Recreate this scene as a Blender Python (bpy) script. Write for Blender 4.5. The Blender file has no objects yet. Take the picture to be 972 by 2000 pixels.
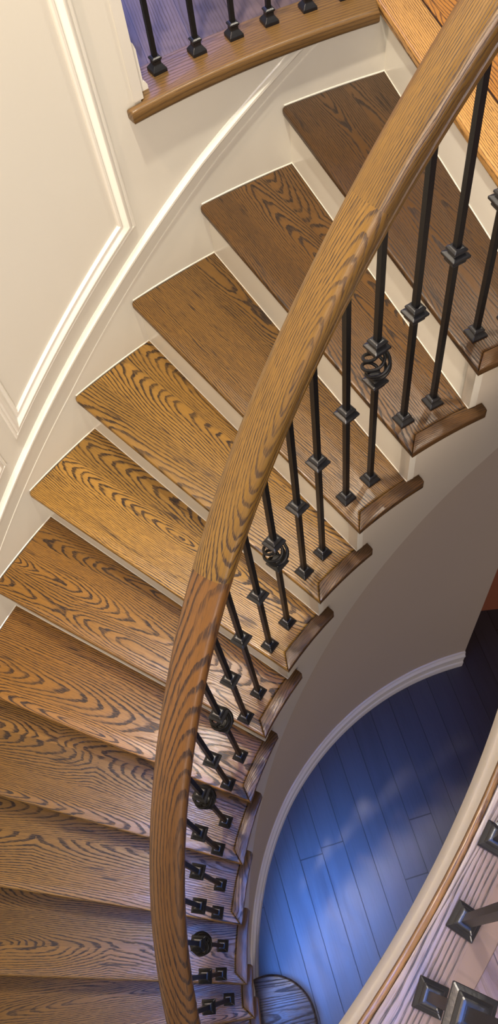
import bpy, bmesh, math, random
from math import sin, cos, pi, radians, degrees, atan2, hypot
from mathutils import Vector, Matrix
random.seed(4)
scene = bpy.context.scene
COL = scene.collection
# ------------------------------------------------------------------ helpers
def link(name, me, mat=None, parent=None):
    o = bpy.data.objects.new(name, me); COL.objects.link(o)
    if mat is not None: me.materials.append(mat)
    if parent is not None: o.parent = parent
    return o
def empty(name, loc, label, cat, group=None):
    o = bpy.data.objects.new(name, None); COL.objects.link(o); o.location = loc
    o.empty_display_size = .1
    o['label'] = label; o['category'] = cat
    if group: o['group'] = group
    return o
def struct(o, label=None, cat=None):
    o['kind'] = 'structure'
    if label: o['label'] = label
    if cat: o['category'] = cat
    return o
def smooth(me, ang=35):
    for p in me.polygons: p.use_smooth = True
    try: me.set_sharp_from_angle(angle=radians(ang))
    except Exception: pass
def mesh(name, verts, faces, uvs=None, sm=None):
    me = bpy.data.meshes.new(name); me.from_pydata([tuple(v) for v in verts], [], faces); 
    if uvs is not None:
        l = me.uv_layers.new(name='UVMap')
        for lp in me.loops: l.data[lp.index].uv = uvs[lp.vertex_index]
    bm = bmesh.new(); bm.from_mesh(me); bmesh.ops.recalc_face_normals(bm, faces=bm.faces); bm.to_mesh(me); bm.free()
    if sm: smooth(me, sm)
    return me
def prism(name, outline, z0, z1, uvf, mat, parent, bev=0, seg=4, origin=(0,0,0)):
    """solid slab with a given plan outline; uvf(x,y,z) gives metres-true grain coordinates"""
    ox, oy, oz = origin
    bm = bmesh.new()
    lo = [bm.verts.new((x, y, z0)) for x, y in outline]; hi = [bm.verts.new((x, y, z1)) for x, y in outline]
    n = len(outline)
    bm.faces.new(hi); bm.faces.new(lo[::-1])
    for i in range(n): bm.faces.new((lo[i], lo[(i+1) % n], hi[(i+1) % n], hi[i]))
    bmesh.ops.recalc_face_normals(bm, faces=bm.faces)
    if bev:
        es = [e for e in bm.edges if abs(e.verts[0].co.z-e.verts[1].co.z) < 1e-6]
        bmesh.ops.bevel(bm, geom=es, offset=bev, segments=seg, profile=.5, affect='EDGES', clamp_overlap=True)
    uvl = bm.loops.layers.uv.new('UVMap')
    for f in bm.faces:
        for l in f.loops:
            l[uvl].uv = uvf(l.vert.co.x, l.vert.co.y, l.vert.co.z)
    for v in bm.verts: v.co -= Vector((ox, oy, oz))
    me = bpy.data.meshes.new(name); bm.to_mesh(me); bm.free(); smooth(me, 40)
    return link(name, me, mat, parent)
def sweep(name, rings, mat, parent=None, closed_ring=True, caps=True, uvs=None, sm=35, close_path=False):
    n = len(rings[0]); V = [p for r in rings for p in r]; F = []
    m = len(rings)
    for i in range(m if close_path else m-1):
        j2 = (i+1) % m
        for j in range(n if closed_ring else n-1):
            k = (j+1) % n
            F.append((i*n+j, i*n+k, j2*n+k, j2*n+j))
    if caps and closed_ring and not close_path:
        F.append(tuple(range(n))[::-1]); F.append(tuple((m-1)*n+j for j in range(n)))
    return link(name, mesh(name, V, F, uvs, sm), mat, parent)
# ------------------------------------------------------------------ node expression helper
class X:
    nt = None
    def __init__(s, sock): s.s = sock
    @staticmethod
    def m(op, *a, clamp=False):
        n = X.nt.nodes.new('ShaderNodeMath'); n.operation = op; n.use_clamp = clamp
        for i, v in enumerate(a):
            if isinstance(v, X): X.nt.links.new(v.s, n.inputs[i])
            else: n.inputs[i].default_value = v
        return X(n.outputs[0])
    def __add__(s, o): return X.m('ADD', s, o)
    __radd__ = __add__
    def __sub__(s, o): return X.m('SUBTRACT', s, o)
    def __rsub__(s, o): return X.m('SUBTRACT', o, s)
    def __mul__(s, o): return X.m('MULTIPLY', s, o)
    __rmul__ = __mul__
    def __truediv__(s, o): return X.m('DIVIDE', s, o)
def comb(x, y, z=0.):
    n = X.nt.nodes.new('ShaderNodeCombineXYZ')
    for i, v in enumerate((x, y, z)):
        if isinstance(v, X): X.nt.links.new(v.s, n.inputs[i])
        else: n.inputs[i].default_value = v
    return n.outputs[0]
def noise(vec, scale=1., detail=2., rough=.5):
    n = X.nt.nodes.new('ShaderNodeTexNoise'); X.nt.links.new(vec, n.inputs['Vector'])
    n.inputs['Scale'].default_value = scale; n.inputs['Detail'].default_value = detail; n.inputs['Roughness'].default_value = rough
    return X(n.outputs['Fac'])
def white(v):
    n = X.nt.nodes.new('ShaderNodeTexWhiteNoise'); n.noise_dimensions = '1D'; X.nt.links.new(v.s, n.inputs['W'])
    sp = X.nt.nodes.new('ShaderNodeSeparateColor'); X.nt.links.new(n.outputs['Color'], sp.inputs[0])
    return X(sp.outputs[0]), X(sp.outputs[1]), X(sp.outputs[2])
def sstep(x, a, b):
    n = X.nt.nodes.new('ShaderNodeMapRange'); n.interpolation_type = 'SMOOTHSTEP'
    X.nt.links.new(x.s, n.inputs['Value']); n.inputs['From Min'].default_value = a; n.inputs['From Max'].default_value = b
    return X(n.outputs['Result'])
def mix(fac, a, b):
    n = X.nt.nodes.new('ShaderNodeMix'); n.data_type = 'RGBA'
    for s, v in ((n.inputs[0], fac), (n.inputs[6], a), (n.inputs[7], b)):
        if isinstance(v, X): X.nt.links.new(v.s, s)
        elif isinstance(v, bpy.types.NodeSocket): X.nt.links.new(v, s)
        elif isinstance(v, (int, float)): s.default_value = v
        else: s.default_value = (*v, 1)
    return n.outputs[2]
def newmat(name):
    m = bpy.data.materials.new(name); m.use_nodes = True; X.nt = m.node_tree
    b = m.node_tree.nodes['Principled BSDF']
    return m, b
def simple(name, col, rough=.4, metal=0., spec=.5, var=0., vscale=3., bump=0., bscale=200.):
    m, b = newmat(name); nt = m.node_tree
    b.inputs['Roughness'].default_value = rough; b.inputs['Metallic'].default_value = metal
    b.inputs['Specular IOR Level'].default_value = spec
    g = nt.nodes.new('ShaderNodeNewGeometry').outputs['Position']
    n = noise(g, vscale, 3.)
    c2 = tuple(c*(1-var) for c in col)
    nt.links.new(mix(n, col, c2), b.inputs['Base Color'])
    if bump:
        bp = nt.nodes.new('ShaderNodeBump'); bp.inputs['Strength'].default_value = bump; bp.inputs['Distance'].default_value = .001
        nt.links.new(noise(g, bscale, 2.).s, bp.inputs['Height']); nt.links.new(bp.outputs[0], b.inputs['Normal'])
    return m
def oak(name, light, dark, seed=0., shift=0., wob=1., bw=.10, freq=95., rough=.32, contrast=1., boards=True, pale=None, seam=0., coat=.06):
    """oak: growth rings cut by the board surface, open pores, boards glued side by side. UV are metres (u along the grain)."""
    m, b = newmat(name); nt = m.node_tree
    uvn = nt.nodes.new('ShaderNodeUVMap'); uvn.uv_map = 'UVMap'
    sp = nt.nodes.new('ShaderNodeSeparateXYZ'); nt.links.new(uvn.outputs[0], sp.inputs[0])
    u = X(sp.outputs[0]) + seed*3.7; v0 = X(sp.outputs[1])
    if boards:
        q = v0/bw + (seed*.37) % 1
        bid = X.m('FLOOR', q); fr = q - bid; v = (fr - .5)*bw
    else:
        bid = v0*0.; fr = None; v = v0
    r1, r2, r3 = white(bid*7.31 + seed*1.7 + .5)
    r4, r5, r6 = white(bid*3.17 + seed*2.9 + 11.5)
    sd = bid*5.3 + seed*9.1
    w1 = noise(comb(u*1.6, v*9., sd), 1., 2.) - .5
    w2 = noise(comb(u*2.6, v*3., sd+40.), 1., 1.5) - .5
    w3 = noise(comb(u*14., v*60., sd+80.), 1., 2.) - .5
    w4 = noise(comb(u*60., v*260., sd+20.), 1., 1.) - .5
    x = v - (r1-.5)*bw*1.3 + w1*(.020*wob) + shift
    ul = X.m('PINGPONG', u + r2*1.9, .95)          # cathedral arches: the board climbs slowly through the rings
    y = .004 + X.m('ABSOLUTE', ul*(.035 + .085*r3)) + w2*(.042*wob)
    d = X.m('SQRT', x*x + y*y) + w3*.0046 + w4*.0010
    ph = d*(freq*2.1) + r4*1.0 + noise(comb(u*.9, d*25., sd), 1., 1.)*1.6
    ring = X.m('FRACT', ph)
    line = sstep(ring, .50, .76) * (1. - sstep(ring, .92, 1.0))
    pore = noise(comb(u*38., v*1000., sd), 1., 2., .6)
    pore2 = noise(comb(u*9., v*420., sd+7.), 1., 2., .6)
    ln = line*sstep(pore, .28, .55)
    fine = sstep(pore, .52, .68)*.55*(.35+.65*sstep(ring, .1, .7)) + sstep(pore2, .48, .72)*.22
    fac = X.m('MAXIMUM', ln*(.72+.40*sstep(noise(comb(u*3., v*14., sd+3.), 1., 1.), .35, .65)), fine)
    blot = sstep(noise(comb(u*6.5, v*48., sd+31.), 1., 2.5, .6), .60, .70)*sstep(pore2, .38, .6)*.75
    fac = X.m('MAXIMUM', fac, blot)
    fac = X.m('MULTIPLY', fac, contrast, clamp=True)
    pale = pale or tuple(min(1, c*1.25) for c in light)
    base = mix(noise(comb(u*2., v*22., sd+60.), 1., 2.), light, pale)
    if boards: base = mix(r5*.75, base, tuple(c*.62 for c in light))
    col = mix(fac, base, dark)
    if seam and fr is not None:
        e = X.m('ABSOLUTE', fr - .5)
        col = mix(sstep(e, .5-seam, .5-seam*.5), col, tuple(c*.4 for c in dark))
    nt.links.new(col, b.inputs['Base Color'])
    b.inputs['Specular IOR Level'].default_value = .38
    b.inputs['Coat Weight'].default_value = coat; b.inputs['Coat Roughness'].default_value = .18
    rr = fac*.22 + rough
    nt.links.new(rr.s, b.inputs['Roughness'])
    bp = nt.nodes.new('ShaderNodeBump'); bp.inputs['Strength'].default_value = .35; bp.inputs['Distance'].default_value = .0008
    nt.links.new((fac*-1.).s, bp.inputs['Height']); nt.links.new(bp.outputs[0], b.inputs['Normal'])
    return m
# ------------------------------------------------------------------ measured layout (metres)
ZC = 3.677                       # eye height above the lower floor
RISE = .18; ZL = 2.52            # upper floor level, 14 risers
C0 = Vector((.888, -.041))       # centre of the curved flight
C1 = Vector((-1.522, 1.216)); RN = 2.006   # centre / radius of the well edge on the near side
RW = 2.197                       # outer wall
def pt(r, a, c=C0): return (c.x + r*cos(radians(a)), c.y + r*sin(radians(a)))
def lerp(a, b, t): return a+(b-a)*t
def interp(tab, x):
    ks = sorted(tab)
    if x <= ks[0]: return tab[ks[0]] + (x-ks[0])*(tab[ks[1]]-tab[ks[0]])/(ks[1]-ks[0])
    for i in range(len(ks)-1):
        if x <= ks[i+1]: return lerp(tab[ks[i]], tab[ks[i+1]], (x-ks[i])/(ks[i+1]-ks[i]))
    return tab[ks[-1]] + (x-ks[-1])*(tab[ks[-1]]-tab[ks[-2]])/(ks[-1]-ks[-2])
AI = {0:110.1, 1:117.3, 2:124.25, 3:131.3, 4:138.0, 5:145.0, 6:152.1, 7:159.3, 8:166.6, 9:174.05, 10:181.8, 11:186.6, 12:194.0, 13:203.0}
def ai(k): return AI[k]
def ao(k): return 108.22 + 7.2*k
def dr(a): return -.017*max(0, min(1, (a-150)/30))       # the well wall drifts in slightly towards the foot
RI = 1.217; RF = 1.245; RU = 1.262
def ztop(k): return ZL - RISE*k
def znose(a):                                              # nosing line height along the inner side
    return ZL - RISE*interp({v: k for k, v in AI.items()}, a)
def nose_pt(k, t):           # t 0 at wall, 1 at inner tip
    p0 = Vector(pt(RW+.004, ao(k))); p1 = Vector(pt(RI+dr(ai(k)), ai(k))); return p0.lerp(p1, t)
TH = .020
INS = .021                                                 # nosing projection
def riser_line(k):           # face of the riser standing on tread k (under nosing k-1)
    p0 = Vector(pt(RW+.004, ao(k-1))); p1 = Vector(pt(RI+dr(ai(k-1)), ai(k-1)))
    d = (p1-p0).normalized(); n = Vector((d.y, -d.x))
    if n.dot(Vector(pt(1.7, ao(k-1)-5))-p0) < 0: n = -n
    a = p0+n*INS; b = p1+n*INS
    # clip the inner end at the fascia face
    rf = RF+dr(ai(k-1)); best = None
    for i in range(400):
        q = a.lerp(b, .9+.12*i/400); 
        if (q-C0).length <= rf: best = q; break
    return a, (best or b), n
# ------------------------------------------------------------------ materials
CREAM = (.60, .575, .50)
M_wall = simple('warm_cream_wall_paint', CREAM, .42, var=.05, vscale=1.4, bump=.08, bscale=300)
M_trim = simple('cream_trim_enamel', (.69, .665, .59), .25, var=.03)
M_fascia = simple('cream_fascia_enamel', (.56, .505, .43), .3, var=.05, vscale=2)
M_edge = simple('dimmed_cream_enamel', (.43, .405, .36), .35, var=.05)  # cream darkened to hold back lamp glare on the fascia; unassigned
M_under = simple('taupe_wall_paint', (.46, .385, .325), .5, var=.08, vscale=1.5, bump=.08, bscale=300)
M_base = simple('white_baseboard_enamel', (.74, .71, .70), .25, var=.03)
M_red = simple('terracotta_wall_paint', (.32, .10, .05), .6, var=.1)
M_iron = simple('black_wrought_iron', (.005, .005, .006), .40, metal=.0, spec=.32, var=.3, vscale=40, bump=.25, bscale=900)
M_iron2 = simple('worn_black_iron', (.012, .012, .015), .33, metal=.1, spec=.5, var=.5, vscale=120, bump=.12, bscale=400)
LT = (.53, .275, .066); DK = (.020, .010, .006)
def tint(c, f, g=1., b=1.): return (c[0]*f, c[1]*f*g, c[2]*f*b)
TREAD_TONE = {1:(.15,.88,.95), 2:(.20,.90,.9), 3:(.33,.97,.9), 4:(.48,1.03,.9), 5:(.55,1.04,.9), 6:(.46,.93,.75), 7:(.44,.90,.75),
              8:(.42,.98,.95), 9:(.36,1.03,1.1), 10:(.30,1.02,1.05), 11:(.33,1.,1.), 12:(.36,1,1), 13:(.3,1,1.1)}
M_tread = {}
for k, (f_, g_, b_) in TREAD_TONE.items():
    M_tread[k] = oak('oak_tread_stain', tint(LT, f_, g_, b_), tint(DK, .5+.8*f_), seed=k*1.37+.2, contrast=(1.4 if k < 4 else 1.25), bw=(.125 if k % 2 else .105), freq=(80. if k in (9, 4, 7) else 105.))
M_return = {k: oak('oak_return_shade_tone', tint(LT, (.17 if k < 6 else .24), .93, 1.15), tint(DK, .8), seed=k*.77+31, shift=.055, boards=False, bw=.06, freq=130.) for k in TREAD_TONE}  # upper returns darkened for the handrail shadow, lower ones lighter as if lit
M_rail = [oak('oak_handrail_stain', tint(LT, f_, g_, .82), tint(DK, 1.15), seed=s, boards=False, bw=.03, freq=fr_, rough=.28, coat=.2, shift=sh_, wob=.8)
          for s, f_, g_, fr_, sh_ in ((3.3, .24, 1.02, 125., .07), (8.1, .29, 1.02, 110., .030), (5.2, .25, .84, 62., .022))]
M_landing_edge = oak('golden_oak_landing_edge', (.36, .195, .06), (.07, .03, .01), seed=2.2, boards=False, bw=.10, freq=90.)
M_landing = oak('orange_oak_landing_boards', (.38, .165, .035), (.08, .032, .01), seed=6.6, bw=.083, freq=80., seam=.012)
M_shoe = oak('brown_oak_balcony_edge', (.12, .066, .022), (.028, .014, .006), seed=7.7, boards=False, bw=.1, shift=.1, freq=45., contrast=.6)
M_near = oak('dimmed_pink_brown_oak_edge', (.105, .074, .066), (.012, .008, .009), seed=1.1, boards=False, bw=.11, freq=48., shift=.12, rough=.4, wob=.45)  # base darkened to stand for shade from the key light
# dark lower floor, base tinted bluish for the daylight it reflects
def dark_floor():
    m, b = newmat('dark_stained_plank_floor'); nt = m.node_tree
    uvn = nt.nodes.new('ShaderNodeUVMap'); uvn.uv_map = 'UVMap'
    sp = nt.nodes.new('ShaderNodeSeparateXYZ'); nt.links.new(uvn.outputs[0], sp.inputs[0])
    u = X(sp.outputs[0]); v = X(sp.outputs[1]); bw = .098
    q = v/bw; bid = X.m('FLOOR', q); fr = q-bid
    r1, r2, r3 = white(bid*3.7+.3)
    uu = u/1.15 + r1*7.; pid = X.m('FLOOR', uu); fu = uu-pid
    s1, s2, s3 = white(bid*17.1+pid*5.9)
    g = noise(comb(u*2.2, v*26., bid*3.), 1., 4., .6)
    st = noise(comb(u*5., v*150., bid*3.), 1., 3., .6)
    f = X.m('ADD', s1*.4, g*.6, clamp=True)
    col = mix(f, (.036, .034, .044), (.078, .074, .094))
    col = mix(sstep(st, .5, .75)*.35, col, (.03, .026, .03))
    e = X.m('ABSOLUTE', fr-.5); e2 = X.m('ABSOLUTE', fu-.5)
    sm = X.m('MAXIMUM', sstep(e, .482, .494), sstep(e2, .4975, .499))
    col = mix(sm*.92, col, (.006, .005, .006))
    nt.links.new(col, b.inputs['Base Color'])
    nt.links.new((g*.16+.24).s, b.inputs['Roughness'])
    bp = nt.nodes.new('ShaderNodeBump'); bp.inputs['Strength'].default_value = .5; bp.inputs['Distance'].default_value = .001
    nt.links.new((sm*-1.+st*-.15).s, bp.inputs['Height']); nt.links.new(bp.outputs[0], b.inputs['Normal'])
    return m
M_floor = dark_floor()
M_hall = oak('hallway_oak_floor', (.12, .085, .09), (.05, .033, .035), seed=12.3, bw=.12, freq=60., contrast=.55, seam=.008, rough=.36)

# ------------------------------------------------------------------ STAIRCASE
stair = empty('staircase', (*pt(1.7, 155), 0), 'curved flight of stained oak treads with cream risers sweeping down against the panelled wall', 'staircase')
def to_stair(o):
    o.parent = stair; o.matrix_parent_inverse = stair.matrix_world.inverted() if False else Matrix.Translation(-Vector(stair.location))
    return o
WM = .036
def tread_outline(k):
    a_i = ai(k); ri = RI+dr(a_i)
    tip = Vector(pt(ri, a_i)); w = nose_pt(k, 0)
    d = (tip-w).normalized()
    M = Vector(pt(ri+WM, a_i-degrees(WM/ri)*1.0))
    # rounded nosing corner at the wall
    n_in = Vector(pt(1.7, ao(k)-5))-w; n = Vector((d.y, -d.x)); n = n if n.dot(n_in) > 0 else -n
    out = []
    for i in range(6):
        t = i/5*pi/2; out.append(w + d*(.012+.014*(1-sin(t)) -.014+.0) + n*(.014*(1-cos(t))))
    out = []
    R_ = .014; cc = w + d*(R_+.004) + n*R_
    for i in range(6):
        t = pi/2*i/5; out.append(cc - d*R_*cos(t) - n*R_*sin(t))
    out.append(tip); out.append(M)
    ra, rb, rn = riser_line(k)
    ra2 = ra + rn*.012; rb2 = rb + rn*.012
    # return-strip boundary along arc from M back to riser line
    aR = degrees(atan2(rb2.y-C0.y, rb2.x-C0.x)) % 360
    aM = degrees(atan2(M.y-C0.y, M.x-C0.x)) % 360
    for i in range(1, 9):
        a = lerp(aM, aR, i/8); out.append(Vector(pt(ri+WM, a)))
    out.append(ra2)
    return out, w, d, n
def ret_outline(k):
    a_i = ai(k); ri = RI+dr(a_i)
    aE = ai(k-1)-degrees(.0533)+.35 if k > 1 else ai(0)-3
    _, rb, rn = riser_line(k); rb = rb+rn*.012
    aR = degrees(atan2(rb.y-C0.y, rb.x-C0.x)) % 360
    aM = a_i-degrees(WM/ri)
    P = []
    for i in range(13): a = lerp(a_i, aE+.35, i/12); P.append(Vector(pt(RI+dr(a), a)))
    rE = RI+dr(aE)
    P.append(Vector(pt(rE+.006, aE+.05))); P.append(Vector(pt(rE+.014, aE)))
    P.append(Vector(pt(RF+dr(aE)+.002, aE)))
    P.append(Vector(pt(RF+dr(aR)+.002, aR)))
    for i in range(9): a = lerp(aR, aM, i/8); P.append(Vector(pt(ri+WM, a)))
    return P
for k in range(1, 14):
    zt = ztop(k)
    out, w, d, n = tread_outline(k)
    uvf = (lambda w, d, n: lambda x, y, z: ((Vector((x, y))-w).dot(d), (Vector((x, y))-w).dot(n)+(z-zt)*.9))(w, d, n)
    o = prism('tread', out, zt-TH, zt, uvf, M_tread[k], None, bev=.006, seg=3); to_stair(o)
    a_i = ai(k)
    def uvr(x, y, z, k=k):
        r = hypot(x-C0.x, y-C0.y); a = degrees(atan2(y-C0.y, x-C0.x)) % 360
        return (radians(a)*1.22, r-1.22 + (z-ztop(k))*.9)
    if k < 13:
        o = prism('return_nosing', ret_outline(k), zt-TH, zt+.0004, uvr, M_return[k], None, bev=.006, seg=3); to_stair(o)
        o['label'] = 'mitred return edge of the tread, rail shade and light put into its tone'
# bullnose end of the starter step
bc = Vector((-.273, -.221)); br = .163
outl = [(bc.x+br*cos(t), bc.y+br*sin(t)) for t in [i/64*2*pi for i in range(64)]]
M_bull = oak('dark_oak_bullnose', (.055, .042, .038), (.01, .007, .007), seed=41., bw=.075, freq=60., rough=.3)
o = prism('starter_bullnose', outl, .18-TH, .1812, lambda x, y, z: (x*.97+y*.2, y*.97-x*.2+z), M_bull, None, bev=.009); to_stair(o)
o['label'] = 'round bullnose end of the bottom step'
outl = [(bc.x+(br-.025)*cos(t), bc.y+(br-.025)*sin(t)) for t in [i/48*2*pi for i in range(48)]]
o = prism('starter_riser', outl, 0.0, .18-TH, lambda x, y, z: (x, z), M_fascia, None); to_stair(o)
# risers
for k in range(1, 15):
    a, b, n = riser_line(k)
    z0 = ztop(k) if k < 14 else 0.; z1 = ztop(k-1)-TH+.001
    if k == 1: z1 = ZL-.03
    th = .018
    o = prism('riser', [a, b, b+n*th, a+n*th], z0-.01 if k < 14 else 0, z1, lambda x, y, z: (x, z), M_trim, None); to_stair(o)
    # thin caulk bead along the foot of the riser
    if k < 12:
        o2 = prism('caulk_bead', [a-n*.0015, b-n*.0015, b+n*.002, a+n*.002], z0+.0002, z0+.0025, lambda x, y, z: (x, z), M_trim, o); o2.matrix_parent_inverse = Matrix.Identity(4)
# fascia (cut stringer) on the inner side
def zlow(a):      # underside of the stringer board
    return znose(a) - (.588 - (max(a, 112)-112)*.0022 if a < 160 else .482)
def arc_solid(name, a0, a1, r0f, r1f, zb, zt_, mat, step=1.0, breaks=()):
    """curved board: r0 face towards the well, r1 hidden face; breaks = angles where the top steps"""
    A = []
    n = int(abs(a1-a0)/step)+1
    for i in range(n+1): A.append(lerp(a0, a1, i/n))
    for b_ in breaks:
        if a0 < b_ < a1: A += [b_-1e-3, b_+1e-3]
    A = sorted(A); rings = []
    for a in A:
        r0, r1 = r0f(a), r1f(a); zb_, ztt = zb(a), max(zt_(a), zb(a)+.001)
        x0, y0 = pt(r0, a); x1, y1 = pt(r1, a)
        rings.append([(x0, y0, zb_), (x1, y1, zb_), (x1, y1, ztt), (x0, y0, ztt)])
    return sweep(name, rings, mat, None, sm=25)
RB = {}
for k in range(1, 15):
    a, b, n = riser_line(k); RB[k] = degrees(atan2(b.y-C0.y, b.x-C0.x)) % 360
def fascia_top(a):
    if a <= RB[1]: return ZL-.031
    for k in range(1, 14):
        if RB[k] < a <= RB[k+1]: return ztop(k)-TH+.001
    return .01
o = arc_solid('stringer', 103.2, RB[14], lambda a: RF+dr(a), lambda a: RF+dr(a)+.03, lambda a: max(0, zlow(a)), fascia_top, M_fascia, breaks=[RB[k] for k in range(1, 15)])
to_stair(o); o['label'] = 'cream stepped stringer board facing the well'
# wall under the flight
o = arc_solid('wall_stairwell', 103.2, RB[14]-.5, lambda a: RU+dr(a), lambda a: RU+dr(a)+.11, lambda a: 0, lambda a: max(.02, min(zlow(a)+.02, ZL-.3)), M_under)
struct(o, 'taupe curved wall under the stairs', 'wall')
prof = [(0, 0), (.017, 0), (.017, .05), (.0155, .056), (.012, .060), (.012, .118), (.0155, .122), (.0165, .128), (.0155, .135), (.010, .142), (.007, .150), (.008, .156), (.006, .163), (0, .166)]
rings = []
for i in range(90):
    a = lerp(103.2, RB[13], i/89); rings.append([(*pt(RU+dr(a)-d_, a), z_) for d_, z_ in prof])
o = sweep('baseboard_stairwell', rings, M_base, None, sm=30); struct(o, 'white moulded baseboard curving along the lower floor', 'baseboard')
# ------------------------------------------------------------------ OUTER WALL with skirt cap, panels
ZT = 4.98
def owz(a): return ZT
A_END = 125.05
rings = []
# low part: 104..125 up to the balcony; tall part from the wall end on
o1 = arc_solid('wall_curved_below_balcony', 104, A_END, lambda a: RW, lambda a: RW+.13, lambda a: 0, lambda a: ZL-.031, M_wall)
struct(o1, 'cream curved wall below the balcony floor', 'wall')
o2 = arc_solid('wall_curved', A_END, 206, lambda a: RW, lambda a: RW+.13, lambda a: 0, lambda a: ZT, M_wall)
struct(o2, 'tall cream curved panelled wall beside the stairs', 'wall')
def orake(a): return ZL - RISE*(a-108.4)/7.3
def ridge(name, prof, a0, a1, offf, mat, label=None, step=.8):
    n = int((a1-a0)/step)+1; rings = []
    for i in range(n+1):
        a = lerp(a0, a1, i/n); z = orake(a)+offf(a)
        rings.append([(*pt(RW+.002-d_, a), min(z+z_, ZL-.0345+.00002*j_)) for j_, (d_, z_) in enumerate(prof)])
    return sweep(name, rings, mat, None, sm=30)
a_top = 108.4+7.3*(.088+.031)/RISE
o = ridge('trim_1', [(0, 0), (.006, .0), (.008, .004), (.014, .008), (.016, .012), (.016, .019), (.012, .023), (.006, .025), (.004, .029), (0, .03)], 111.6, 204, lambda a: .078+.0085*max(0, 1-abs(a-122)/9), M_trim)
struct(o, 'slim cream rake moulding capping the stair skirt board', 'moulding')
def off2(a): return .05 if a < 120 else lerp(.052, .008, min(1, (a-120)/17))
o = ridge('trim_2', [(0, 0), (.0035, .0), (.0035, .004), (0, .0055)], 110.1, 204, off2, M_trim)
struct(o, 'thin bead line along the top of the skirt board', 'moulding')
# caulk beads where the treads meet the wall
for k in range(1, 8):
    rings = []
    a0_ = ao(k-1)-.5; a1_ = ao(k)-.25
    for i in range(9):
        a = lerp(a0_, a1_, i/8); rings.append([(*pt(RW+.001, a), ztop(k)-.001), (*pt(RW-.0025, a), ztop(k)-.001), (*pt(RW-.002, a), ztop(k)+.0015), (*pt(RW+.001, a), ztop(k)+.0025)])
    o = sweep('caulk_line', rings, M_trim, None); to_stair(o)
# picture-frame panel mouldings
PROF = [(-.002, .000), (.007, .000), (.010, .004), (.0105, .008), (.008, .010), (.0125, .013), (.0145, .018), (.0145, .022), (.012, .027), (.008, .031), (.006, .036), (.0085, .039), (.0085, .044), (.005, .048), (-.002, .049)]  # (depth, inward from the outer edge)
def panel(name, aL, aR, zfun, ztopv, label):
    """closed moulding loop on the curved wall between angles aL<aR; outer edge at zfun(a)"""
    W = [(aL, zfun(aL), 'c')]
    path = []
    inn = lambda s: s   # s metres inward
    dslope = -RISE/7.3*180/pi/RW     # dz per metre of arc
    kk = math.sqrt(1+dslope*dslope)
    rings = []
    def P(a, z, d_): return (*pt(RW-d_, a), z)
    dg = degrees(1/RW)
    # ring at each path station: list over the profile
    def corner_bl(a0, sgn): return None
    bottom = []
    nb = 20
    for i in range(nb+1):
        ring = []
        for d_, s in PROF:
            aa0 = aL+s*dg; aa1 = aR-s*dg; a = lerp(aa0, aa1, i/nb)
            ring.append(P(a, zfun(a)+s*kk, d_))
        bottom.append(ring)
    top = []
    for i in range(nb+1):
        ring = []
        for d_, s in PROF:
            aa0 = aL+s*dg; aa1 = aR-s*dg; a = lerp(aa1, aa0, i/nb)
            ring.append(P(a, ztopv-s, d_))
        top.append(ring)
    o = sweep(name, bottom+top, M_trim, None, closed_ring=False, caps=False, close_path=True, sm=25)
    struct(o, label, 'moulding'); return o
panel('trim_3', 127.7, 142.65, lambda a: orake(a)+.168, ZT-.25, 'large cream picture frame panel moulding on the curved wall')
panel('trim_4', 144.35, 159.5, lambda a: orake(a)+.165, ZT-.25, 'panel moulding just entering at the left edge of the photo')
panel('trim_5', 161.2, 176.5, lambda a: orake(a)+.165, ZT-.25, 'next panel moulding further down the curved wall')
# ------------------------------------------------------------------ UPPER FLOOR
def arcpts(c, r, a0, a1, n): return [pt(r, lerp(a0, a1, i/n), c) for i in range(n+1)]
near = arcpts(C1, RN+.085, -52, -4.0, 30)
nose0 = Vector(pt(RW+.004, ao(0))); nose1 = Vector((.478, 1.090))
dl = (nose1-nose0).normalized(); nl = Vector((-dl.y, dl.x))
if nl.x < 0: nl = -nl
LW = .100
outline = near + [tuple(nose1+nl*LW), tuple(nose0+nl*LW-dl*.02)] + arcpts(C0, 2.305, 108.4, A_END+.2, 14) + [pt(5.2, A_END+.2), (3.6, 5.5), (3.6, -3.2), (-.45, -3.2)]
def flooruv(x, y, z):
    p = Vector((x, y))-nose0; return (p.dot(dl), p.dot(nl)+z*.3+.004)
o = prism('floor_upper', outline, ZL-.22, ZL-.0015, flooruv, M_hall, None); struct(o, 'upper hallway floor of oak boards', 'floor')
# landing boards: orange oak inlay beyond the landing edge
lb = [nose1+nl*LW, nose0+nl*LW-dl*.0, nose0+nl*(LW+.62)-dl*.35, nose1+nl*(LW+.62)]
lb = [tuple(v) for v in lb]
o = prism('floor_landing', lb, ZL-.02, ZL, flooruv, M_landing, None); struct(o, 'orange oak landing boards at the head of the stairs', 'floor')
# landing edge board (nosing of the top step)
lo = [nose0-dl*.03, nose1+dl*.0, nose1+nl*(LW-.001), nose0+nl*(LW-.001)-dl*.03]
o = prism('landing_nosing', lo, ZL-.03, ZL+.001, flooruv, M_landing_edge, None, bev=.010, seg=4); to_stair(o)
o['label'] = 'golden oak nosing board at the landing edge'
# balcony edge board
bo = arcpts(C0, 2.166, 108.5, 126.2, 24) + [pt(2.192, 126.2)] + [pt(2.192, A_END)] + arcpts(C0, 2.31, A_END, 107.6, 24)
def uva(c, r0): return lambda x, y, z: (atan2(y-c.y, x-c.x)*r0, hypot(x-c.x, y-c.y)-r0+z)
o = prism('trim_6', bo, ZL-.034, ZL+.002, uva(C0, 2.2), M_shoe, None, bev=.011, seg=5); struct(o, 'brown oak nosing board edging the balcony floor', 'nosing')
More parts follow.
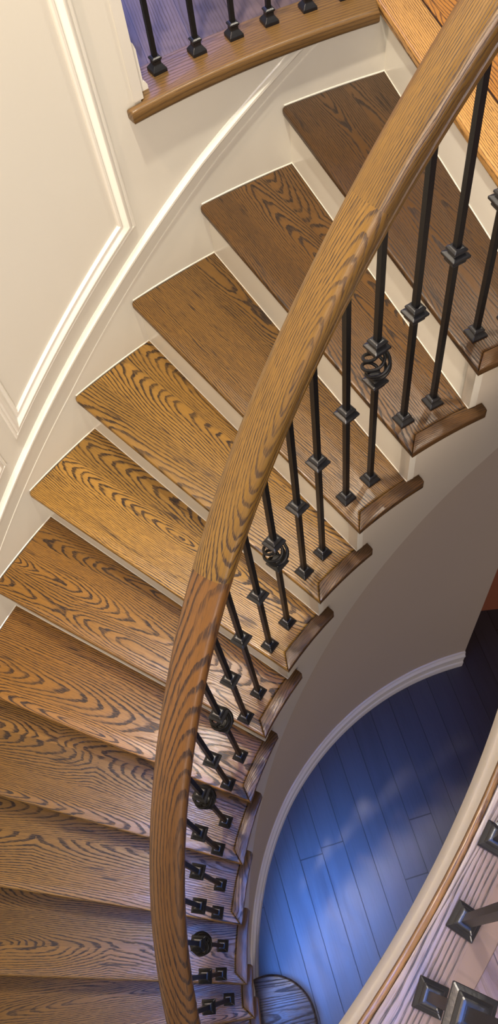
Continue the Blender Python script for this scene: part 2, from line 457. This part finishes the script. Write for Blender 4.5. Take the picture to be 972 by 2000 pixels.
# near edge board + fascia + crown
ne_ = arcpts(C1, RN-.0035, -52, -4.0, 60) + arcpts(C1, RN+.0062, -4.0, -52, 60)
M_nedge = oak('golden_brown_raw_oak_edge', (.13, .068, .022), (.04, .017, .006), seed=17., boards=False, bw=.1, freq=140., shift=.06)
o = prism('trim_10', ne_, ZL-.028, ZL+.0006, uva(C1, 2.0), M_nedge, None, bev=.003, seg=3); struct(o, 'golden brown raw edge of the nearest nosing board', 'nosing edge')
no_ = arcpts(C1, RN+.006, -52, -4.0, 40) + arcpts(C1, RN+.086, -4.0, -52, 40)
o = prism('trim_7', no_, ZL-.028, ZL+.001, uva(C1, 2.0), M_near, None, bev=.002, seg=2); struct(o, 'pinkish oak nosing board, its colour darkened for shade, under the nearest iron balusters', 'nosing')
rings = []
pf = [(RN-.0010, -.028), (RN-.0022, -.10), (RN-.0042, -.188), (RN-.0052, -.192), (RN-.0056, -.197), (RN-.0120, -.28), (RN-.010, -.288), (RN+.03, -.29), (RN+.03, -.028)]
for i in range(60):
    a = lerp(-53, -3.6, i/59); rings.append([(*pt(r_, a, C1), ZL+z_) for r_, z_ in pf])
o = sweep('trim_8', rings, M_fascia, None, sm=20); struct(o, 'cream fascia board curving along the well edge', 'fascia')
# wall end (jamb) at the balcony opening, hallway side wall and its baseboard
jd = Vector((cos(radians(A_END)), sin(radians(A_END)))); jn = Vector((-jd.y, jd.x))   # outward, towards larger angle
def slabwall(name, p0, p1, th, z0, z1, mat, nrm):
    return prism(name, [p0, p1, p1+nrm*th, p0+nrm*th], z0, z1, lambda x, y, z: (x+y, z), mat, None)
e0 = Vector(pt(RW+.10, A_END)); e1 = Vector(pt(4.6, A_END))
o = slabwall('wall_hallway', e0, e1, .12, ZL-.02, ZT, M_wall, jn); struct(o, 'cream hallway wall running back from the balcony', 'wall')
bpf = [(0, 0), (.034, 0), (.034, .012), (.030, .02), (.024, .024), (.024, .10), (.020, .115), (.010, .125), (0, .128)]
rings = [[(*(Vector(pt(r_, A_END))-jn*d_), ZL+z_) for d_, z_ in bpf] for r_ in (RW+.020, 4.6)]
o = sweep('baseboard_hallway', rings, M_trim, None, sm=20); struct(o, 'white hallway baseboard with rounded shoe', 'baseboard')
cb = [(Vector(pt(RW-.004, A_END))-jn*.006), (Vector(pt(RW+.05, A_END))-jn*.006), (Vector(pt(RW+.05, A_END))+jn*.0), (Vector(pt(RW-.004, A_END))+jn*.02)]
o = prism('trim_9', cb, ZL+.001, ZT, lambda x, y, z: (x, z), M_trim, None, bev=.001); struct(o, 'narrow cream casing on the wall end beside the balcony', 'casing')
# ------------------------------------------------------------------ LOWER FLOOR
F0 = Vector((-.2, .5)); fd = Vector((.27, -.963)).normalized(); fn = Vector((-fd.y, fd.x))
o = prism('floor', [(-3.5, -4.5), (4.5, -4.5), (4.5, 4.5), (-3.5, 4.5)], -.05, 0, lambda x, y, z: ((Vector((x, y))-F0).dot(fd)+9, (Vector((x, y))-F0).dot(fn)+9.0206), M_floor, None)
struct(o, 'dark stained plank floor, tinted blue for reflected daylight, at the foot of the stairs', 'floor')
w0 = Vector((.55, 1.425)); w1 = Vector((3.2, 1.62))
o = prism('wall_back', [w0, w1, w1+Vector((0, .1)), w0+Vector((0, .1))], 0, ZL-.22, lambda x, y, z: (x, z), M_red, None); struct(o, 'terracotta wall of the lower room', 'wall')

# ------------------------------------------------------------------ IRON
def tiers(prof, rot=0.):
    """stacked square rings: prof=[(half width, z)...] -> verts, faces"""
    V, F = [], []
    for hw, z in prof:
        for sx, sy in ((-1, -1), (1, -1), (1, 1), (-1, 1)): V.append((sx*hw, sy*hw, z))
    m = len(prof)
    for i in range(m-1):
        for j in range(4): F.append((i*4+j, i*4+(j+1) % 4, (i+1)*4+(j+1) % 4, (i+1)*4+j))
    F.append((3, 2, 1, 0)); F.append(tuple((m-1)*4+j for j in range(4)))
    return V, F
def tmesh(name, prof, mat, bev=.0008):
    V, F = tiers(prof); me = mesh(name, V, F)
    bm = bmesh.new(); bm.from_mesh(me)
    if bev: bmesh.ops.bevel(bm, geom=[e for e in bm.edges], offset=bev, segments=1, affect='EDGES', clamp_overlap=True)
    bm.to_mesh(me); bm.free(); me.materials.append(mat); return me
SHOE = tmesh('shoe', [(.0182, 0), (.0182, .005), (.0172, .0068), (.0125, .0105), (.0098, .0125), (.0098, .015), (.0128, .0162), (.0128, .0195), (.0095, .0225), (.0080, .0230)], M_iron2)
SHOE2 = tmesh('tall_shoe', [(.0185, 0), (.0185, .008), (.0150, .013), (.0100, .019), (.0098, .027), (.0125, .030), (.0125, .034), (.0080, .037)], M_iron2)
KN = [(.0080, -.020), (.0105, -.0195), (.0145, -.015), (.0145, -.0115), (.0108, -.0102), (.0108, -.0075), (.0190, -.0045), (.0195, -.002), (.0195, .0015), (.0165, .003), (.0105, .0055), (.0105, .0095), (.0145, .0108), (.0145, .0150), (.0105, .0185), (.0080, .019)]
COLLAR = tmesh('collar', KN, M_iron2)
def basket_mesh():
    bm = bmesh.new(); me = bpy.data.meshes.new('basket'); V, F = [], []
    n = 36; m = 8; rt = .0036
    for s in range(4):
        base = len(V); P = []
        for i in range(n+1):
            t = i/n; ph = s*pi/2 + t*2*pi*.95; r = .0055+.0225*sin(pi*t)**.75
            P.append(Vector((r*cos(ph), r*sin(ph), -.040+.080*t)))
        for i in range(n+1):
            T = (P[min(i+1, n)]-P[max(i-1, 0)]).normalized(); A = T.orthogonal().normalized() if i == 0 else (A-T*A.dot(T)).normalized(); B = T.cross(A)
            for j in range(m): q = j/m*2*pi; V.append(P[i]+(A*cos(q)+B*sin(q))*rt)
        for i in range(n):
            for j in range(m): F.append((base+i*m+j, base+i*m+(j+1) % m, base+(i+1)*m+(j+1) % m, base+(i+1)*m+j))
    bm.free(); me = mesh('basket', V, F, sm=60); me.materials.append(M_iron); return me
BASKET = basket_mesh()
def baluster(parent, xy, z0, ztop_, ang, kind, kh, shoe=SHOE):
    """shaft + shoe + collar (or twisted basket between two collars)"""
    L = ztop_-z0; hw = .0057
    if kind == 'basket':
        V, F = tiers([(hw, 0), (hw, kh-.045)]); V2, F2 = tiers([(hw, kh+.045), (hw, L)])
        b0 = len(V); V += V2; F += [tuple(i+b0 for i in f) for f in F2]
    else: V, F = tiers([(hw, 0), (hw, L)])
    o = link('baluster', mesh('baluster', V, F), M_iron, parent)
    o.location = Vector((xy[0], xy[1], z0)) - Vector(parent.location); o.rotation_euler = (0, 0, ang)
    s = link('shoe', shoe, None, o)
    if kind == 'basket':
        for h_, nm in ((kh-.052, 'collar'), (kh+.052, 'collar')):
            c = link(nm, COLLAR, None, o); c.location = (0, 0, h_)
        c = link('basket', BASKET, None, o); c.location = (0, 0, kh)
    elif kind == 'collar':
        c = link('collar', COLLAR, None, o); c.location = (0, 0, kh)
    return o
def rail_c(a): s = (a-150)/40; return .7426-.0301*s + .018*max(0, min(1, (a-160)/15))
RR = 1.2895
def rail_z(a): return ZL - RISE*(a-110.1)/7.13 + rail_c(a)
rail_t = empty('stair_railing', (*pt(1.3, 155), ztop(6)), 'long curved oak handrail on black iron balusters running down the open side of the stairs', 'railing')
# profile of the moulded handrail (x across, y up)
RP = [(-.0400, .006), (-.0385, .015), (-.0330, .0235), (-.0230, .0290), (-.0115, .0312), (0, .0318), (.0115, .0312), (.0230, .0290), (.0330, .0235), (.0385, .015), (.0400, .006), (.0385, -.002), (.0340, -.0065), (.0325, -.0105), (.0345, -.0135), (.0345, -.0190), (.0300, -.0235), (.0280, -.0300), (-.0280, -.0300), (-.0300, -.0235), (-.0345, -.0190), (-.0345, -.0135), (-.0325, -.0105), (-.0340, -.0065), (-.0385, -.002)]
arcl = [0]
for i in range(1, len(RP)): arcl.append(arcl[-1]+hypot(RP[i][0]-RP[i-1][0], RP[i][1]-RP[i-1][1]))
def rail_sweep(name, stations, mat, parent, u0=0.):
    """stations: (pos Vector, across Vector, up Vector)"""
    rings, uvs = [], []; u = u0; prev = None
    for p, ax, up in stations:
        if prev is not None: u += (p-prev).length
        prev = p
        rings.append([tuple(p+ax*x+up*y - Vector(parent.location)) for x, y in RP])
        for j, (x, y) in enumerate(RP): uvs.append((u, arcl[j]-.045))
    return sweep(name, rings, mat, parent, uvs=uvs, sm=30)
def helix_station(a):
    p = Vector((*pt(RR-.0014*(a-150)/40, a), rail_z(a))); e = .2
    q = Vector((*pt(RR, a+e), rail_z(a+e))); T = (q-Vector((*pt(RR, a), rail_z(a)))).normalized()
    ax = Vector((cos(radians(a)), sin(radians(a)), 0)); up = ax.cross(T); up = up if up.z > 0 else -up
    return p, ax, up
for i, (a0, a1) in enumerate(((112, 127.7), (127.7, 148.3), (148.3, 196.))):
    n = int((a1-a0)*1.2)
    o = rail_sweep('handrail', [helix_station(lerp(a0, a1, j/n)) for j in range(n+1)], M_rail[i], rail_t, u0=i*5.)
    if i: # hairline joint between rail lengths
        p, ax, up = helix_station(a0)
        V = [p+ax*x*1.002+up*y*1.002 - Vector(rail_t.location) for x, y in RP]
# measured baluster bases: (tread, radius, angle, height of the ornament, kind)
BAL = [(1, 1.300, 111.7, .44, 'collar'), (1, 1.300, 115.15, .345, 'collar'), (2, 1.302, 118.82, .443, 'collar'), (2, 1.300, 122.41, .347, 'collar'),
 (3, 1.305, 126.1, .438, 'basket'), (3, 1.304, 129.5, .345, 'collar'), (4, 1.303, 133.2, .436, 'collar'), (4, 1.301, 136.32, .341, 'collar'),
 (5, 1.299, 140.07, .432, 'basket'), (5, 1.298, 143.58, .341, 'collar'), (6, 1.295, 147.48, .440, 'collar'), (6, 1.291, 150.92, .35, 'collar'),
 (7, 1.291, 154.3, .42, 'basket'), (7, 1.292, 158.1, .325, 'collar'), (8, 1.292, 161.82, .432, 'basket'), (8, 1.291, 165.41, .36, 'collar'),
 (9, 1.288, 169.27, .455, 'collar'), (9, 1.283, 172.76, .37, 'collar'), (10, 1.281, 176.76, .455, 'basket'), (10, 1.283, 180.32, .34, 'collar'),
 (11, 1.282, 183.78, .462, 'collar'), (12, 1.283, 188.6, .44, 'collar'), (12, 1.283, 192.2, .345, 'collar')]
for k, r, a, kh, kind in BAL:
    o = baluster(rail_t, pt(r, a), ztop(k)+.0004, rail_z(a)-.022, radians(a), kind, kh)
# balcony railing
bal_t = empty('balcony_railing', (*pt(2.26, 116), ZL), 'black iron railing standing on the brown oak edge of the balcony', 'railing')
for a in (122.86, 120.07, 117.48, 115.03, 112.4, 109.9):
    baluster(bal_t, pt(2.262, a), ZL+.002, ZL+.93, radians(a), 'collar', .46, SHOE2)
def level_station(c, r, a, z): return Vector((*pt(r, a, c), z)), Vector((cos(radians(a)), sin(radians(a)), 0)), Vector((0, 0, 1))
rail_sweep('handrail', [level_station(C0, 2.262, lerp(107.5, A_END-.3, j/20), ZL+.95) for j in range(21)], M_rail[0], bal_t)
# near railing
near_t = empty('well_railing', (*pt(2.047, -35, C1), ZL), 'closest iron railing on the pinkish oak edge at the lower right', 'railing')
for i, (r, a) in enumerate(((2.037, -32.1), (2.047, -35.1), (2.054, -37.8), (2.047, -29.2), (2.047, -26.3), (2.047, -40.7), (2.047, -43.6))):
    baluster(near_t, pt(r, a, C1), ZL+.001, ZL+.93, radians(a)+(0, 0, .25, 0, 0, 0, 0)[i], 'collar', (.44, .44, .35, .35, .44, .44, .35)[i])
rail_sweep('handrail', [level_station(C1, 2.052, lerp(-46, -10, j/30), ZL+.95) for j in range(31)], M_rail[0], near_t)
# small clear bead on the near edge
M_glass = simple('clear_plastic', (.75, .8, .88), .08, spec=.8)
M_glass.node_tree.nodes['Principled BSDF'].inputs['Transmission Weight'].default_value = .8
bm = bmesh.new(); bmesh.ops.create_uvsphere(bm, u_segments=20, v_segments=12, radius=.0048)
for v in bm.verts: v.co.z = v.co.z*.8 + .0038
me = bpy.data.meshes.new('door_bumper'); bm.to_mesh(me); bm.free(); smooth(me, 60)
o = link('clear_bumper', me, M_glass); o.location = (.2085, .150, ZL+.001)
o['label'] = 'tiny clear plastic bumper dot on the oak edge above the nearest baluster feet'; o['category'] = 'bumper'
# ------------------------------------------------------------------ LIGHT
def area(name, loc, target, size, power, color, size_y=None, spread=180):
    l = bpy.data.lights.new(name, 'AREA'); l.size = size; l.energy = power; l.color = color
    if size_y: l.shape = 'RECTANGLE'; l.size_y = size_y
    l.spread = radians(spread)
    o = bpy.data.objects.new(name, l); COL.objects.link(o); o.location = loc
    o.rotation_euler = (Vector(target)-Vector(loc)).to_track_quat('-Z', 'Y').to_euler(); return o
def spot(name, loc, target, power, color, angle=120, blend=.6, rad=.05):
    l = bpy.data.lights.new(name, 'SPOT'); l.energy = power; l.color = color; l.spot_size = radians(angle); l.spot_blend = blend; l.shadow_soft_size = rad
    o = bpy.data.objects.new(name, l); COL.objects.link(o); o.location = loc
    o.rotation_euler = (Vector(target)-Vector(loc)).to_track_quat('-Z', 'Y').to_euler(); return o
WARM = (1., .90, .74)
spot('ceiling_downlight', (-.30, 1.12, 4.9), (-.2, .9, 1.9), 235, WARM, 140, .8, .05)
spot('ceiling_downlight', (-.93, .93, 4.75), (-.3, .5, 1.2), 125, (1., .74, .54), 140, .8, .03)
spot('landing_downlight', (.75, 2.05, 4.9), (.55, 1.6, 2.5), 110, WARM, 110, .8, .05)
area('ceiling_bounce', (-.9, 1.9, 5.1), (-.5, 1.2, 0), 2.0, 80, (1., .88, .70))
area('well_skylight', (-.30, .10, 6.2), (-.15, .05, 0), 1.1, 8, (.10, .28, 1.), spread=28)
area('warm_fill_south', (.5, -2.1, 4.5), (-.3, 1.3, 2.2), 1.5, 165, (1., .84, .68))  # added warm fill for risers and walls, no lamp known there
area('lower_hall_fill', (1.7, -2.3, 1.75), (.1, .7, 1.3), 1.3, 30, (1., .84, .78))  # unseen fill light added to lift the wall under the flight
area('foyer_window', (1.6, -3.6, 3.9), (-.3, .6, 1.0), 1.8, 34, (.20, .40, 1.), 2.2)
area('hall_window', (-1.2, 4.6, 3.9), (-.6, 2.6, 2.5), 1.4, 24, (.22, .30, 1.))
w = bpy.data.worlds.new('w'); scene.world = w; w.use_nodes = True
w.node_tree.nodes['Background'].inputs[0].default_value = (.86, .76, .66, 1); w.node_tree.nodes['Background'].inputs[1].default_value = .30
# ------------------------------------------------------------------ CAMERA
Rm = Matrix(((0.9947040656722103, 0.04958384395528684, 0.09002924054879624), (0, 0.875937369405638, -0.48242483857978424), (-0.10278045405219445, 0.4798699483165711, 0.8712984626220088)))
cam = bpy.data.cameras.new('camera'); co = bpy.data.objects.new('camera', cam); COL.objects.link(co)
co.matrix_world = Matrix.Translation((0, 0, ZC)) @ Rm.to_4x4()
cam.sensor_fit = 'VERTICAL'; cam.sensor_height = 36; cam.lens = 1577.1/2000*36; cam.clip_start = .02
scene.camera = co
vs = scene.view_settings; vs.view_transform = 'Standard'; vs.look = 'None'; vs.gamma = 1; vs.use_curve_mapping = False; vs.exposure = 0.
